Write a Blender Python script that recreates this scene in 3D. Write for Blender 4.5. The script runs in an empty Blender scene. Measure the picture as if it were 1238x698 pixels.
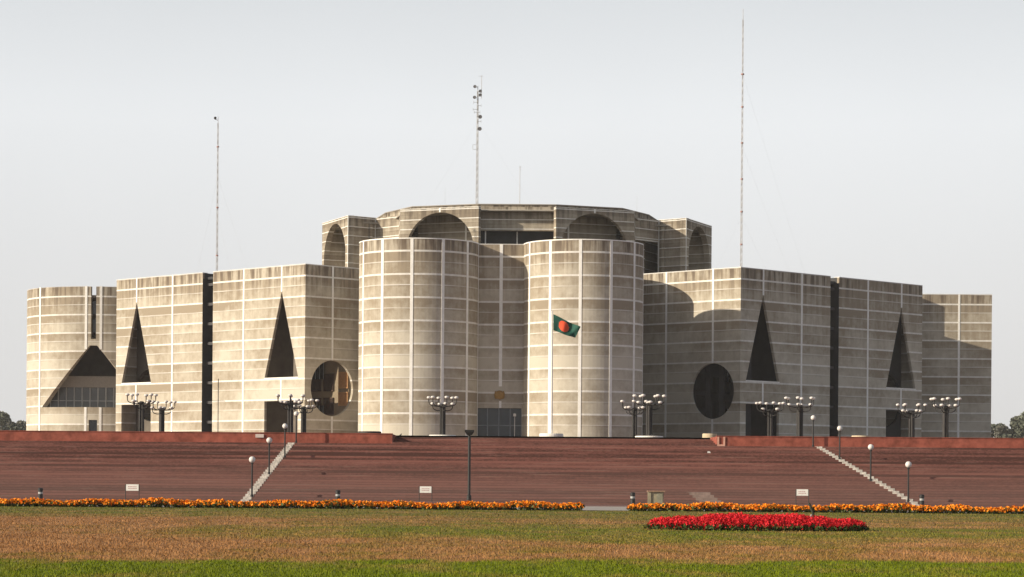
import bpy, bmesh, math, random
import numpy as np
from mathutils import Vector, Matrix
from mathutils.geometry import tessellate_polygon
random.seed(4); np.random.seed(4)
R_ = math.radians; PI = math.pi
SC = bpy.context.scene; COL = SC.collection
PZ = 4.82          # plaza level
ROOF = 33.2        # parapet level of the outer blocks
Z0, PITCH = 31.65, 3.08   # marble courses on the outer blocks
OX = 1.45          # axis of the building

# ---------------------------------------------------------------- materials
def newmat(name):
    m = bpy.data.materials.new(name); m.use_nodes = True
    nt = m.node_tree; b = nt.nodes['Principled BSDF']
    return m, nt, b
class NT:
    def __init__(s, nt): s.nt = nt
    def n(s, t, **k):
        o = s.nt.nodes.new(t)
        for a, v in k.items(): setattr(o, a, v)
        return o
    def link(s, a, b): s.nt.links.new(a, b)
    def sock(s, inp, v):
        if hasattr(v, 'is_output') or isinstance(v, bpy.types.NodeSocket): s.link(v, inp)
        else: inp.default_value = v
    def m(s, op, a, b=0.0, c=0.0, clamp=False):
        o = s.n('ShaderNodeMath', operation=op); o.use_clamp = clamp
        s.sock(o.inputs[0], a); s.sock(o.inputs[1], b); s.sock(o.inputs[2], c)
        return o.outputs[0]
    def mix(s, f, a, b, mode='MIX'):
        o = s.n('ShaderNodeMix', data_type='RGBA', blend_type=mode)
        s.sock(o.inputs[0], f)
        for i, v in ((6, a), (7, b)):
            if isinstance(v, tuple): v = (*v, 1.0) if len(v) == 3 else v
            s.sock(o.inputs[i], v)
        return o.outputs[2]
    def mr(s, v, a, b, c=0.0, d=1.0):
        o = s.n('ShaderNodeMapRange'); o.clamp = True
        s.sock(o.inputs[0], v)
        for i, x in zip((1, 2, 3, 4), (a, b, c, d)): s.sock(o.inputs[i], x)
        return o.outputs[0]
    def pos(s):
        g = s.n('ShaderNodeNewGeometry'); x = s.n('ShaderNodeSeparateXYZ')
        s.link(g.outputs['Position'], x.inputs[0])
        return x.outputs[0], x.outputs[1], x.outputs[2], g.outputs['Position']
    def vec(s, x, y, z):
        o = s.n('ShaderNodeCombineXYZ')
        for i, v in enumerate((x, y, z)): s.sock(o.inputs[i], v)
        return o.outputs[0]
    def noise(s, v, scale=1.0, detail=3.0, rough=0.5):
        o = s.n('ShaderNodeTexNoise'); s.link(v, o.inputs['Vector'])
        o.inputs['Scale'].default_value = scale; o.inputs['Detail'].default_value = detail
        o.inputs['Roughness'].default_value = rough
        return o.outputs['Fac']
    def bump(s, h, strength, dist, bsdf):
        o = s.n('ShaderNodeBump'); o.inputs['Strength'].default_value = strength
        o.inputs['Distance'].default_value = dist
        s.link(h, o.inputs['Height']); s.link(o.outputs[0], bsdf.inputs['Normal'])

def concrete(name, z0, pitch, wband, half, a, b, dark, top0, top1, topamt, marble=(0.84, 0.82, 0.78)):
    """board-marked concrete poured in lifts, thin marble courses, weathered towards the parapet"""
    m, nt, bs = newmat(name); T = NT(nt)
    x, y, z, P = T.pos()
    k = T.m('DIVIDE', T.m('SUBTRACT', z0, z), pitch)
    k = T.m('ADD', k, 20.0)
    f = T.m('FRACT', k)
    lift = T.m('FLOOR', T.m('MULTIPLY', k, 2.0))
    wav = T.noise(T.vec(T.m('MULTIPLY', x, .25), T.m('MULTIPLY', y, .25), lift), 1.0, 2.0)
    liftn = T.noise(T.vec(T.m('MULTIPLY', x, .045), T.m('MULTIPLY', y, .045), T.m('MULTIPLY', lift, 3.7)), 1.0, 2.0)
    streak = T.noise(T.vec(T.m('MULTIPLY', x, 1.5), T.m('MULTIPLY', y, 1.5), T.m('MULTIPLY', z, .10)), 1.0, 4.0, .6)
    boards = T.noise(T.vec(T.m('MULTIPLY', x, 3.2), T.m('MULTIPLY', y, 3.2), T.m('MULTIPLY', lift, 5.1)), 1.0, 2.0, .6)
    grain = T.noise(P, 1.1, 6.0, .65)
    blot = T.noise(P, .16, 5.0, .6)
    f2 = T.m('FRACT', T.m('MULTIPLY', k, 2.0))             # within one lift, 0 = its top
    fw = T.m('ADD', f, T.m('MULTIPLY', T.m('SUBTRACT', T.noise(T.vec(T.m('MULTIPLY', x, .35), T.m('MULTIPLY', y, .35), T.m('MULTIPLY', lift, 1.7)), 1.0, 3.0, .6), .5), .75))
    upper = T.mr(fw, .22, .60, 1, 0)                        # lift hanging under a marble course is dirtier
    topg = T.mr(z, top0, top1)
    fac = T.m('ADD', T.m('MULTIPLY', T.m('SUBTRACT', liftn, .5), 2.3), .26)
    fac = T.m('ADD', fac, T.m('MULTIPLY', upper, .36))
    fac = T.m('ADD', fac, T.m('MULTIPLY', T.m('SUBTRACT', blot, .5), 2.0))
    fac = T.m('ADD', fac, T.m('MULTIPLY', T.m('SUBTRACT', grain, .5), 1.3))
    fac = T.m('ADD', fac, T.m('MULTIPLY', T.m('SUBTRACT', boards, .5), .22))
    fac = T.m('ADD', fac, T.m('MULTIPLY', T.m('MULTIPLY', T.m('SUBTRACT', streak, .40), 2.6), T.m('ADD', T.m('MULTIPLY', topg, .70), .05)))
    fac = T.m('ADD', fac, T.m('MULTIPLY', topg, topamt), clamp=True)
    col = T.mix(fac, a, b)
    # drips from the very top lift
    cap = T.m('MULTIPLY', T.mr(z, z0 - 2.6, z0 + 1.0), T.mr(streak, .46, .60))
    cap = T.m('MULTIPLY', cap, 1.0)
    col = T.mix(cap, col, dark)
    col = T.mix(T.m('MULTIPLY', T.mr(f2, 0, .20, 1, 0), T.mr(wav, .38, .62, .0, .42)), col, dark)
    # half course (a thin worn lip) and the marble course itself
    d = T.m('ABSOLUTE', T.m('SUBTRACT', f, .5))
    hm = T.m('MULTIPLY', T.m('LESS_THAN', d, .022), T.mr(wav, .36, .62, half * .25, half))
    col = T.mix(hm, col, tuple(c * .86 for c in marble))
    bm = T.m('LESS_THAN', f, wband / pitch)
    mcol = T.mix(T.mr(grain, .35, .7), marble, tuple(c * .78 for c in marble))
    col = T.mix(T.m('MULTIPLY', bm, .93), col, mcol)
    T.link(col, bs.inputs['Base Color'])
    bs.inputs['Roughness'].default_value = .85
    bs.inputs['Specular IOR Level'].default_value = .25
    h = T.m('ADD', T.m('MULTIPLY', grain, .6), T.m('MULTIPLY', T.mr(f2, 0, .04, 0, 1), .5))
    T.bump(h, .5, .05, bs)
    return m

def plain(name, col, rough=.6, var=.12, scale=3.0, metal=0.0, spec=.4):
    m, nt, bs = newmat(name); T = NT(nt)
    x, y, z, P = T.pos()
    n = T.noise(P, scale, 4.0, .6)
    c = T.mix(T.mr(n, .3, .7), tuple(v * (1 - var) for v in col), tuple(min(1, v * (1 + var)) for v in col))
    T.link(c, bs.inputs['Base Color'])
    bs.inputs['Roughness'].default_value = rough; bs.inputs['Metallic'].default_value = metal
    bs.inputs['Specular IOR Level'].default_value = spec
    return m

def glassy(name, col, rough=.12):
    m, nt, bs = newmat(name); T = NT(nt)
    x, y, z, P = T.pos()
    n = T.noise(P, .6, 2.0)
    c = T.mix(n, tuple(v * .6 for v in col), tuple(v * 1.4 for v in col))
    T.link(c, bs.inputs['Base Color']); bs.inputs['Roughness'].default_value = rough
    bs.inputs['Specular IOR Level'].default_value = .5
    return m

def brick_steps(name, a, b, c, stepz):
    m, nt, bs = newmat(name); T = NT(nt)
    x, y, z, P = T.pos()
    st = T.m('FLOOR', T.m('DIVIDE', T.m('ADD', z, .003), stepz))
    row = T.noise(T.vec(T.m('MULTIPLY', x, .02), 0.0, T.m('MULTIPLY', st, 2.3)), 1.0, 3.0)
    row2 = T.noise(T.vec(T.m('MULTIPLY', x, .22), T.m('MULTIPLY', y, .3), T.m('MULTIPLY', st, 9.1)), 1.0, 3.0)
    big = T.noise(T.vec(T.m('MULTIPLY', x, .025), T.m('MULTIPLY', y, .10), 0.0), 1.0, 3.0)
    g = T.noise(T.vec(T.m('MULTIPLY', x, 4.0), T.m('MULTIPLY', y, 4.0), T.m('MULTIPLY', z, 14.0)), 1.0, 3.0, .7)
    rnd = T.n('ShaderNodeTexWhiteNoise'); rnd.noise_dimensions = '1D'; T.link(st, rnd.inputs['W'])
    f = T.m('ADD', T.m('MULTIPLY', T.m('SUBTRACT', row, .5), 2.6), T.m('MULTIPLY', T.m('SUBTRACT', big, .5), 1.7))
    f = T.m('ADD', f, T.m('MULTIPLY', T.m('SUBTRACT', rnd.outputs[0], .5), .8))
    f = T.m('ADD', f, T.m('MULTIPLY', T.m('SUBTRACT', g, .5), 2.0))
    f = T.m('ADD', f, T.m('ADD', T.m('MULTIPLY', T.m('SUBTRACT', row2, .5), 1.3), .5), clamp=True)
    col = T.mix(f, a, b)
    # greyer, washed-out bricks low on the flight, redder near its head
    low = T.m('MULTIPLY', T.mr(z, 2.9, .8), .55)
    col = T.mix(low, col, c)
    pale = T.m('MULTIPLY', T.mr(row2, .54, .66), T.mr(T.m('FRACT', T.m('DIVIDE', T.m('ADD', z, .003), stepz)), .72, .86))
    gap = T.mr(T.m('FRACT', T.m('DIVIDE', T.m('ADD', z, .003), stepz)), .14, .05)
    col = T.mix(T.m('MULTIPLY', gap, .55), col, (.045, .025, .02))
    col = T.mix(T.m('MULTIPLY', pale, .6), col, (.30, .20, .17))
    T.link(col, bs.inputs['Base Color']); bs.inputs['Roughness'].default_value = .9
    bs.inputs['Specular IOR Level'].default_value = .2
    T.bump(g, .5, .03, bs)
    return m

def lawn_col(T):
    x, y, z, P = T.pos()
    w = T.noise(T.vec(T.m('MULTIPLY', x, .085), T.m('MULTIPLY', y, .05), 7.0), 1.0, 4.0, .6)
    w2 = T.noise(T.vec(T.m('MULTIPLY', x, .5), T.m('MULTIPLY', y, .22), 3.0), 1.0, 5.0, .65)
    g = T.noise(T.vec(T.m('MULTIPLY', x, 7.0), T.m('MULTIPLY', y, 3.0), 0.0), 1.0, 4.0, .7)
    amp = T.mr(y, 42, 62, 9.0, 34.0)
    yy = T.m('ADD', y, T.m('MULTIPLY', T.m('SUBTRACT', w, .5), amp))
    yy = T.m('ADD', yy, T.m('MULTIPLY', T.m('SUBTRACT', w2, .5), 7.0))
    r = T.n('ShaderNodeValToRGB'); cr = r.color_ramp
    stops = [(30, 0.0), (46.0, 0.0), (48.5, .85), (61, .80), (66, .34), (75, .14), (82, .34), (87, .66), (93, .60), (99, .30), (119, .15)]
    cr.elements[0].position = 0; cr.elements[0].color = (0, 0, 0, 1)
    cr.elements[1].position = 1; cr.elements[1].color = (.1, .1, .1, 1)
    for yv, v in stops[1:-1]:
        e = cr.elements.new((yv - 30) / 90.0); e.color = (v, v, v, 1)
    T.link(T.m('DIVIDE', T.m('SUBTRACT', yy, 30.0), 90.0), r.inputs[0])
    dry = r.outputs[0]
    # the left side of the lawn is drier between the strips
    lm = T.m('MULTIPLY', T.mr(T.m('ADD', x, T.m('MULTIPLY', w, 6.0)), -1.0, -9.0), T.m('MULTIPLY', T.mr(y, 49, 52), T.mr(y, 96, 84)))
    dry = T.m('ADD', dry, T.m('MULTIPLY', lm, .75))
    dry = T.m('ADD', dry, T.m('MULTIPLY', T.m('SUBTRACT', w2, .5), 2.3))
    dry = T.m('ADD', dry, T.m('MULTIPLY', T.m('SUBTRACT', g, .5), .7), clamp=True)
    near = T.mr(y, 47, 90)
    green = T.mix(near, (.145, .180, .004), (.140, .145, .020))
    brown = T.mix(T.mr(w2, .35, .65), (.29, .135, .047), (.39, .205, .085))
    col = T.mix(dry, green, brown)
    g2 = T.mr(g, .28, .72, .68, 1.25)
    o = T.n('ShaderNodeVectorMath', operation='SCALE'); T.link(col, o.inputs[0]); T.link(g2, o.inputs['Scale'])
    return o.outputs[0], g

def lawn_mat(name, blades):
    m, nt, bs = newmat(name); T = NT(nt)
    c, g = lawn_col(T)
    T.link(c, bs.inputs['Base Color'])
    bs.inputs['Roughness'].default_value = .8; bs.inputs['Specular IOR Level'].default_value = .15
    if not blades: T.bump(g, .8, .05, bs)
    return m

def leafy(name, c1, c2, sc=2.0, trans=.0):
    m, nt, bs = newmat(name); T = NT(nt)
    x, y, z, P = T.pos()
    n = T.noise(P, sc, 3.0, .7)
    T.link(T.mix(T.mr(n, .32, .68), c1, c2), bs.inputs['Base Color'])
    bs.inputs['Roughness'].default_value = .6; bs.inputs['Specular IOR Level'].default_value = .2
    return m

CA, CB, CD = (.55, .51, .43), (.315, .265, .20), (.15, .118, .09)
M = {}
M['conc'] = concrete('board_marked_concrete', Z0, PITCH, .25, .85, CA, CB, CD, 18, 34, .42)
M['conc_hall'] = concrete('hall_concrete', 45.35, 1.54, .15, .0, (.44, .39, .315), (.235, .195, .15), (.085, .068, .053), 36, 46, .2)
M['conc_in'] = plain('shaded_interior_concrete', (.14, .12, .10), .85, .2, .5)  # concrete darkened so rooms look shaded through the openings
M['conc_lit'] = plain('sunlit_inner_concrete', (.27, .215, .15), .85, .15, .5)  # same concrete, coloured lighter and tan to look sunlit inside
M['woodshade'] = plain('shaded_timber', (.085, .045, .028), .6, .2, 3)  # timber darkened to imitate shade away from the sunlit patch
M['conc_dim'] = plain('deep_shade_concrete', (.050, .051, .055), .9, .2, .5)  # same concrete, darker still, painting in the right block's room shade
M['marble'] = plain('white_marble', (.86, .85, .82), .5, .08, 1.5)
M['roof'] = plain('roof_screed', (.30, .27, .23), .9, .2, .4)
M['dark'] = glassy('dark_window_glass', (.015, .018, .023))
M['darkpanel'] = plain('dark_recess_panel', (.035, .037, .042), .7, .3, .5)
M['blueglass'] = glassy('entrance_glass', (.035, .047, .058), .2)
M['frame'] = plain('grey_metal_frame', (.22, .25, .28), .5, .1, 2)
M['glassgrey'] = glassy('grey_office_glass', (.13, .135, .135), .25)
M['paleframe'] = plain('pale_window_frame', (.50, .50, .48), .5, .1, 2)
M['dishgrey'] = plain('grey_dish', (.14, .14, .15), .6, .1, 2)
M['wood'] = plain('orange_brown_timber', (.34, .14, .055), .6, .25, 3)
M['woodlight'] = plain('pale_timber_frame', (.52, .30, .14), .6, .15, 3)
M['brass'] = plain('golden_brass', (.36, .21, .06), .5, .25, 9, .2)
M['brick'] = brick_steps('brick_steps', (.088, .040, .034), (.25, .104, .086), (.215, .130, .115), 4.82 / 32)
M['brickwall'] = plain('red_brick_wall', (.29, .085, .060), .9, .35, 1.6, 0, .2)
M['plaza'] = plain('brick_plaza_paving', (.17, .08, .065), .9, .2, .8, 0, .2)
M['white'] = plain('white_paint', (.80, .78, .74), .6, .08, 4)
M['white_strip'] = plain('weathered_white_paint', (.52, .48, .44), .8, .45, 7)
M['patch'] = plain('mortar_smeared_brick', (.26, .19, .165), .9, .25, 3)
M['globe'] = plain('opal_glass', (.70, .67, .65), .35, .05, 5)
M['black'] = plain('black_painted_metal', (.022, .021, .022), .5, .2, 6)
M['charcoal'] = plain('weathered_dark_metal', (.026, .024, .024), .6, .3, 5)
M['steel'] = plain('galvanised_steel', (.36, .36, .36), .5, .12, 3)
M['mast'] = plain('mast_steel', (.46, .46, .47), .6, .15, 1)
M['mastred'] = plain('mast_red_paint', (.40, .22, .20), .6, .15, 1)
M['plinthtan'] = plain('tan_stone_plinth', (.52, .43, .30), .8, .15, 2)
M['utility'] = plain('stained_cement_cabinet', (.36, .32, .22), .9, .3, 2.5)
M['path'] = plain('grey_path_paving', (.36, .33, .31), .9, .12, .6)
M['earth'] = plain('dry_ground', (.20, .165, .09), .95, .25, .05)
M['lawn'] = lawn_mat('lawn_turf', False)
M['blades'] = lawn_mat('grass_blades', True)
M['orange'] = leafy('marigold_petals', (.85, .20, .008), (1.0, .40, .02), 5)
M['marigreen'] = leafy('marigold_leaves', (.05, .07, .02), (.10, .12, .03), 4)
M['red'] = leafy('salvia_petals', (.45, .008, .016), (.80, .024, .036), 5)
M['redgreen'] = leafy('salvia_leaves', (.035, .06, .02), (.07, .10, .025), 4)
M['tree1'] = leafy('hazy_foliage', (.085, .095, .072), (.15, .16, .12), .35)  # paled and greyed, distance haze put into the leaf colour
M['tree2'] = leafy('haze_greyed_foliage', (.10, .10, .085), (.16, .155, .13), .3)  # haze mixed into the leaf colour here too
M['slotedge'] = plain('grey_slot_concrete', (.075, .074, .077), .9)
M['bark'] = plain('bark', (.13, .10, .08), .9, .2, 1)
M['flaggreen'] = plain('dark_green_cloth', (.012, .085, .062), .8, .15, 2)
M['flagred'] = plain('orange_red_cloth', (.82, .10, .04), .8, .05, 2)
M['bird'] = plain('black_feathers', (.02, .02, .022), .6, .2, 8)
M['signink'] = plain('faded_red_lettering', (.50, .30, .30), .8, .1, 3)

# ---------------------------------------------------------------- helpers
def tag(o, label=None, cat=None, group=None, kind=None):
    if label: o['label'] = label
    if cat: o['category'] = cat
    if group: o['group'] = group
    if kind: o['kind'] = kind
    return o
def empty(name, loc, label, cat, group=None):
    o = bpy.data.objects.new(name, None); COL.objects.link(o); o.location = loc
    return tag(o, label, cat, group)
class MB:
    def __init__(s): s.v = []; s.f = []; s.mi = []
    def add(s, vs, fs, mi=0):
        o = len(s.v); s.v += [tuple(p) for p in vs]; s.f += [tuple(i + o for i in f) for f in fs]; s.mi += [mi] * len(fs)
    def hexa(s, b4, t4, mi=0):
        s.add(list(b4) + list(t4), [(3, 2, 1, 0), (4, 5, 6, 7), (0, 1, 5, 4), (1, 2, 6, 5), (2, 3, 7, 6), (3, 0, 4, 7)], mi)
    def box(s, x0, x1, y0, y1, z0, z1, F=None, mi=0):
        F = F or (lambda a, b, c: (a, b, c))
        b4 = [F(x0, y0, z0), F(x1, y0, z0), F(x1, y1, z0), F(x0, y1, z0)]
        t4 = [F(x0, y0, z1), F(x1, y0, z1), F(x1, y1, z1), F(x0, y1, z1)]
        s.hexa(b4, t4, mi)
    def slab(s, F, outer, holes, y0, y1, mi=0):
        """wall panel: outline and holes are (s, z) loops; it spans depth y0..y1"""
        loops = [outer] + list(holes)
        flat = [p for l in loops for p in l]
        tris = tessellate_polygon([[Vector((p[0], p[1], 0)) for p in l] for l in loops])
        n = len(flat)
        vs = [F(p[0], y0, p[1]) for p in flat] + [F(p[0], y1, p[1]) for p in flat]
        fs = [tuple(t) for t in tris] + [tuple(i + n for i in reversed(t)) for t in tris]
        o = 0
        for l in loops:
            m = len(l)
            for i in range(m):
                a, b = o + i, o + (i + 1) % m
                fs.append((a, b, b + n, a + n))
            o += m
        s.add(vs, fs, mi)
    def tube(s, pts, r, seg=8, mi=0, caps=True):
        pts = [Vector(p) for p in pts]; rs = r if isinstance(r, (list, tuple)) else [r] * len(pts)
        rings = []
        for i, p in enumerate(pts):
            d = (pts[min(i + 1, len(pts) - 1)] - pts[max(i - 1, 0)]).normalized()
            up = Vector((0, 0, 1)) if abs(d.z) < .9 else Vector((1, 0, 0))
            a = d.cross(up).normalized(); b = d.cross(a)
            rings.append([p + (a * math.cos(2 * PI * k / seg) + b * math.sin(2 * PI * k / seg)) * rs[i] for k in range(seg)])
        vs = [q for rg in rings for q in rg]; fs = []
        for i in range(len(pts) - 1):
            for k in range(seg):
                k2 = (k + 1) % seg
                fs.append((i * seg + k, i * seg + k2, (i + 1) * seg + k2, (i + 1) * seg + k))
        if caps: fs += [tuple(range(seg))[::-1], tuple((len(pts) - 1) * seg + k for k in range(seg))]
        s.add(vs, fs, mi)
    def lathe(s, prof, c=(0, 0, 0), seg=16, mi=0):
        vs = []; fs = []
        for r, z in prof:
            for k in range(seg):
                a = 2 * PI * k / seg; vs.append((c[0] + r * math.cos(a), c[1] + r * math.sin(a), c[2] + z))
        for i in range(len(prof) - 1):
            for k in range(seg):
                k2 = (k + 1) % seg
                fs.append((i * seg + k, i * seg + k2, (i + 1) * seg + k2, (i + 1) * seg + k))
        if prof[0][0] > 1e-6: fs.append(tuple(range(seg))[::-1])
        if prof[-1][0] > 1e-6: fs.append(tuple((len(prof) - 1) * seg + k for k in range(seg)))
        s.add(vs, fs, mi)
    def build(s, name, mats, parent=None, smooth=False, loc=None, recalc=True):
        me = bpy.data.meshes.new(name); me.from_pydata(s.v, [], s.f)
        if not isinstance(mats, (list, tuple)): mats = [mats]
        for m in mats: me.materials.append(m)
        if len(mats) > 1: me.polygons.foreach_set('material_index', s.mi)
        if recalc:
            bm = bmesh.new(); bm.from_mesh(me)
            bmesh.ops.recalc_face_normals(bm, faces=bm.faces[:]); bm.to_mesh(me); bm.free()
        if smooth:
            for p in me.polygons: p.use_smooth = True
        o = bpy.data.objects.new(name, me); COL.objects.link(o)
        if parent: o.parent = parent
        if loc: o.location = loc
        return o
def copy_tree(o, parent=None):
    c = o.copy(); COL.objects.link(c)
    if parent: c.parent = parent
    for ch in list(o.children): copy_tree(ch, c)
    return c
def circ(cx, cz, r, n=56): return [(cx + r * math.cos(2 * PI * k / n), cz + r * math.sin(2 * PI * k / n)) for k in range(n)]
def rect(a, b, c, d): return [(a, c), (b, c), (b, d), (a, d)]

# ---------------------------------------------------------------- camera
# pixel (x, y) of the photograph -> bearing and drop at a given real distance
TH = .0075
def at(x, y, D):
    dx, dy = x - 619, y - 577
    return ((dx + dy * TH) * D / 3000, D, 1.6 - (dy - dx * TH) * D / 3000)
cam = bpy.data.cameras.new('camera'); co = bpy.data.objects.new('camera', cam); COL.objects.link(co)
cam.sensor_width = 36; cam.lens = 3000 / 1238 * 36; cam.clip_start = .5; cam.clip_end = 12000
cam.shift_y = (577 - 349) / 1238
co.rotation_mode = 'QUATERNION'
co.rotation_quaternion = (Matrix.Rotation(R_(90), 4, 'X') @ Matrix.Rotation(TH, 4, 'Z')).to_quaternion()
co.location = (0, 0, 1.6)
SC.camera = co

# ---------------------------------------------------------------- light
SUN = Vector((-.934 * math.cos(R_(20)), -.358 * math.cos(R_(20)), math.sin(R_(20))))
sl = bpy.data.lights.new('sun', 'SUN'); so = bpy.data.objects.new('sun', sl); COL.objects.link(so)
sl.energy = 4.7; sl.angle = R_(.6); sl.color = (1.0, .88, .69)
so.rotation_mode = 'QUATERNION'; so.rotation_quaternion = SUN.to_track_quat('Z', 'Y')
w = bpy.data.worlds.new('World'); SC.world = w; w.use_nodes = True
nt = w.node_tree; T = NT(nt); bg = nt.nodes['Background']
sky = T.n('ShaderNodeTexSky'); sky.sky_type = 'NISHITA'; sky.sun_disc = False
sky.sun_elevation = R_(20); sky.sun_rotation = math.atan2(SUN.x, SUN.y)
sky.air_density = 1.0; sky.dust_density = 4.0; sky.ozone_density = 1.0; sky.altitude = 0
tcn = T.n('ShaderNodeTexCoord'); sx_ = T.n('ShaderNodeSeparateXYZ'); T.link(tcn.outputs['Generated'], sx_.inputs[0])
hzf = T.mr(sx_.outputs[2], .14, .40, .95, .08)          # haze layer hugging the horizon, clearer air overhead
cn = T.noise(tcn.outputs['Generated'], 5.0, 3.0, .5)
hcol = T.mix(T.mr(sx_.outputs[2], 0.0, .15), (10.2, 10.05, 9.9), (12.1, 12.4, 12.65))
hv = T.n('ShaderNodeVectorMath', operation='SCALE'); T.link(hcol, hv.inputs[0]); T.link(T.mr(cn, .3, .7, .975, 1.025), hv.inputs['Scale'])
mixn = T.mix(hzf, sky.outputs[0], hv.outputs[0])
T.link(mixn, bg.inputs[0]); bg.inputs[1].default_value = .060
SC.view_settings.view_transform = 'Standard'; SC.view_settings.look = 'None'
SC.view_settings.gamma = 1; SC.view_settings.exposure = .28
SC.render.engine = 'CYCLES'
SC.cycles.use_denoising = True
SC.cycles.max_bounces = 6; SC.cycles.diffuse_bounces = 3

# ---------------------------------------------------------------- setting
def sheet(name, x0, x1, y0, y1, z, mat, kind='structure'):
    mb = MB(); mb.add([(x0, y0, z), (x1, y0, z), (x1, y1, z), (x0, y1, z)], [(0, 1, 2, 3)])
    return tag(mb.build(name, mat, recalc=False), kind=kind)
sheet('ground', -4000, 4000, -300, 6000, 0.0, M['earth'])
sheet('lawn', -90, 90, -60, 121.0, .004, M['lawn'])
sheet('path', -95, 95, 121.0, 137.5, .012, M['path'])
NS = 32; RI = PZ / NS; TR = 1.634; D0 = 145.0; NLOW = 27
XW = 120; XL, XR = -9.15, 15.6
mb = MB()
mb.box(-XW, XW, 137.5, D0, -.2, .02)
for i in range(NS):                       # brick flight, every step a real riser and tread
    xa, xb = (-XW, XW) if i < NLOW else (XL, XR)
    y0 = D0 + i * TR; y1 = y0 + TR if i < NS - 1 else y0 + TR
    zt = (i + 1) * RI
    if i == NS - 1: break
    mb.add([(xa, y0, i * RI), (xb, y0, i * RI), (xb, y0, zt), (xa, y0, zt), (xa, y1, zt), (xb, y1, zt)], [(0, 1, 2, 3), (3, 2, 5, 4)])
y32 = D0 + (NS - 1) * TR
mb.add([(XL, y32, (NS - 1) * RI), (XR, y32, (NS - 1) * RI), (XR, y32, PZ), (XL, y32, PZ)], [(0, 1, 2, 3)])
tag(mb.build('stairs', M['brick'], recalc=False), kind='structure')
DW = D0 + NLOW * TR
# low retaining walls each side of the upper centre flight
Z27 = NLOW * RI
mb = MB(); mb.box(-XW, XL, DW, y32, Z27 - .3, PZ)
mb.box(-XW, XL + .05, DW - .05, DW + .35, PZ, PZ + .05)
tag(mb.build('retaining_wall', M['brickwall']), 'long low red brick retaining wall at the head of the steps, left of the centre flight', 'wall')
mb = MB(); mb.box(XR, XW, DW, y32, Z27 - .3, PZ)
mb.box(XR - .05, XW, DW - .05, DW + .35, PZ, PZ + .05)
wr = mb.build('retaining_wall', M['brickwall'])
tag(wr, 'long low red brick retaining wall at the head of the steps, right of the centre flight, pale outlined panel at its end', 'wall')
mb = MB(); xa, xb = XR + .02, XR + .62
mb.box(xa, xa + .14, DW - .075, DW - .052, Z27 + .02, PZ - .03); mb.box(xb - .14, xb, DW - .075, DW - .052, Z27 + .02, PZ - .03)
mb.box(xa + .14, xb - .14, DW - .075, DW - .052, Z27 + .02, Z27 + .14)
mb.build('end_panel', plain('pink_plaster', (.62, .34, .26), .8), wr)
# plaza
mb = MB(); mb.box(-160, 160, y32, 520, -1, PZ)
tag(mb.build('plaza', M['plaza']), kind='structure')

# white-painted strips running down the steps
def strip(xf, xt, wdt, name, mat, i0, i1, lab, cat, xf2=None, xt2=None, gapmod=0):
    mb = MB()
    for i in range(i0, i1):
        y0 = D0 + i * TR; zt = (i + 1) * RI
        t0 = (i - i0) / (i1 - i0); t1 = (i + 1 - i0) / (i1 - i0)
        a0, a1 = xf + (xt - xf) * t0, xf + (xt - xf) * t1
        if xf2 is None: b0, b1 = a0 + wdt, a1 + wdt
        else: b0, b1 = xf2 + (xt2 - xf2) * t0, xf2 + (xt2 - xf2) * t1
        e = .02 if gapmod else .006
        mb.hexa([(a0, y0 - e, i * RI + .004), (b0, y0 - e, i * RI + .004), (b1, y0 + TR - e - .004, i * RI + .004), (a1, y0 + TR - e - .004, i * RI + .004)],
                [(a0, y0 - e, zt + e), (b0, y0 - e, zt + e), (b1, y0 + TR - e - .004, zt + e), (a1, y0 + TR - e - .004, zt + e)])
    return tag(mb.build(name, mat), lab, cat)
p0 = at(291, 607, D0); p1 = at(349.5, 538, DW)
strip(p0[0], p1[0], .50, 'white_step_strip', M['white_strip'], 0, NLOW, 'speckled white painted strip climbing the brick steps beside the left row of globe lamps', 'painted strip', gapmod=1)
p0 = at(1107, 610, D0); p1 = at(984, 541, DW)
strip(p0[0], p1[0], .42, 'white_step_strip', M['white_strip'], 0, NLOW, 'speckled white painted strip climbing the brick steps beside the right row of globe lamps', 'painted strip', gapmod=1)
pa, pb = at(846, 609, 147)[0], at(830, 589, 153)[0]
pc, pd = at(873, 609, 147)[0], at(855, 589, 153)[0]
strip(pa, pb, 0, 'pale_repair_patch', M['patch'], 0, 5, 'pale mortar-smeared slanting patch low on the brick steps, right of the cement cabinet', 'patch', pc, pd)

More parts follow.
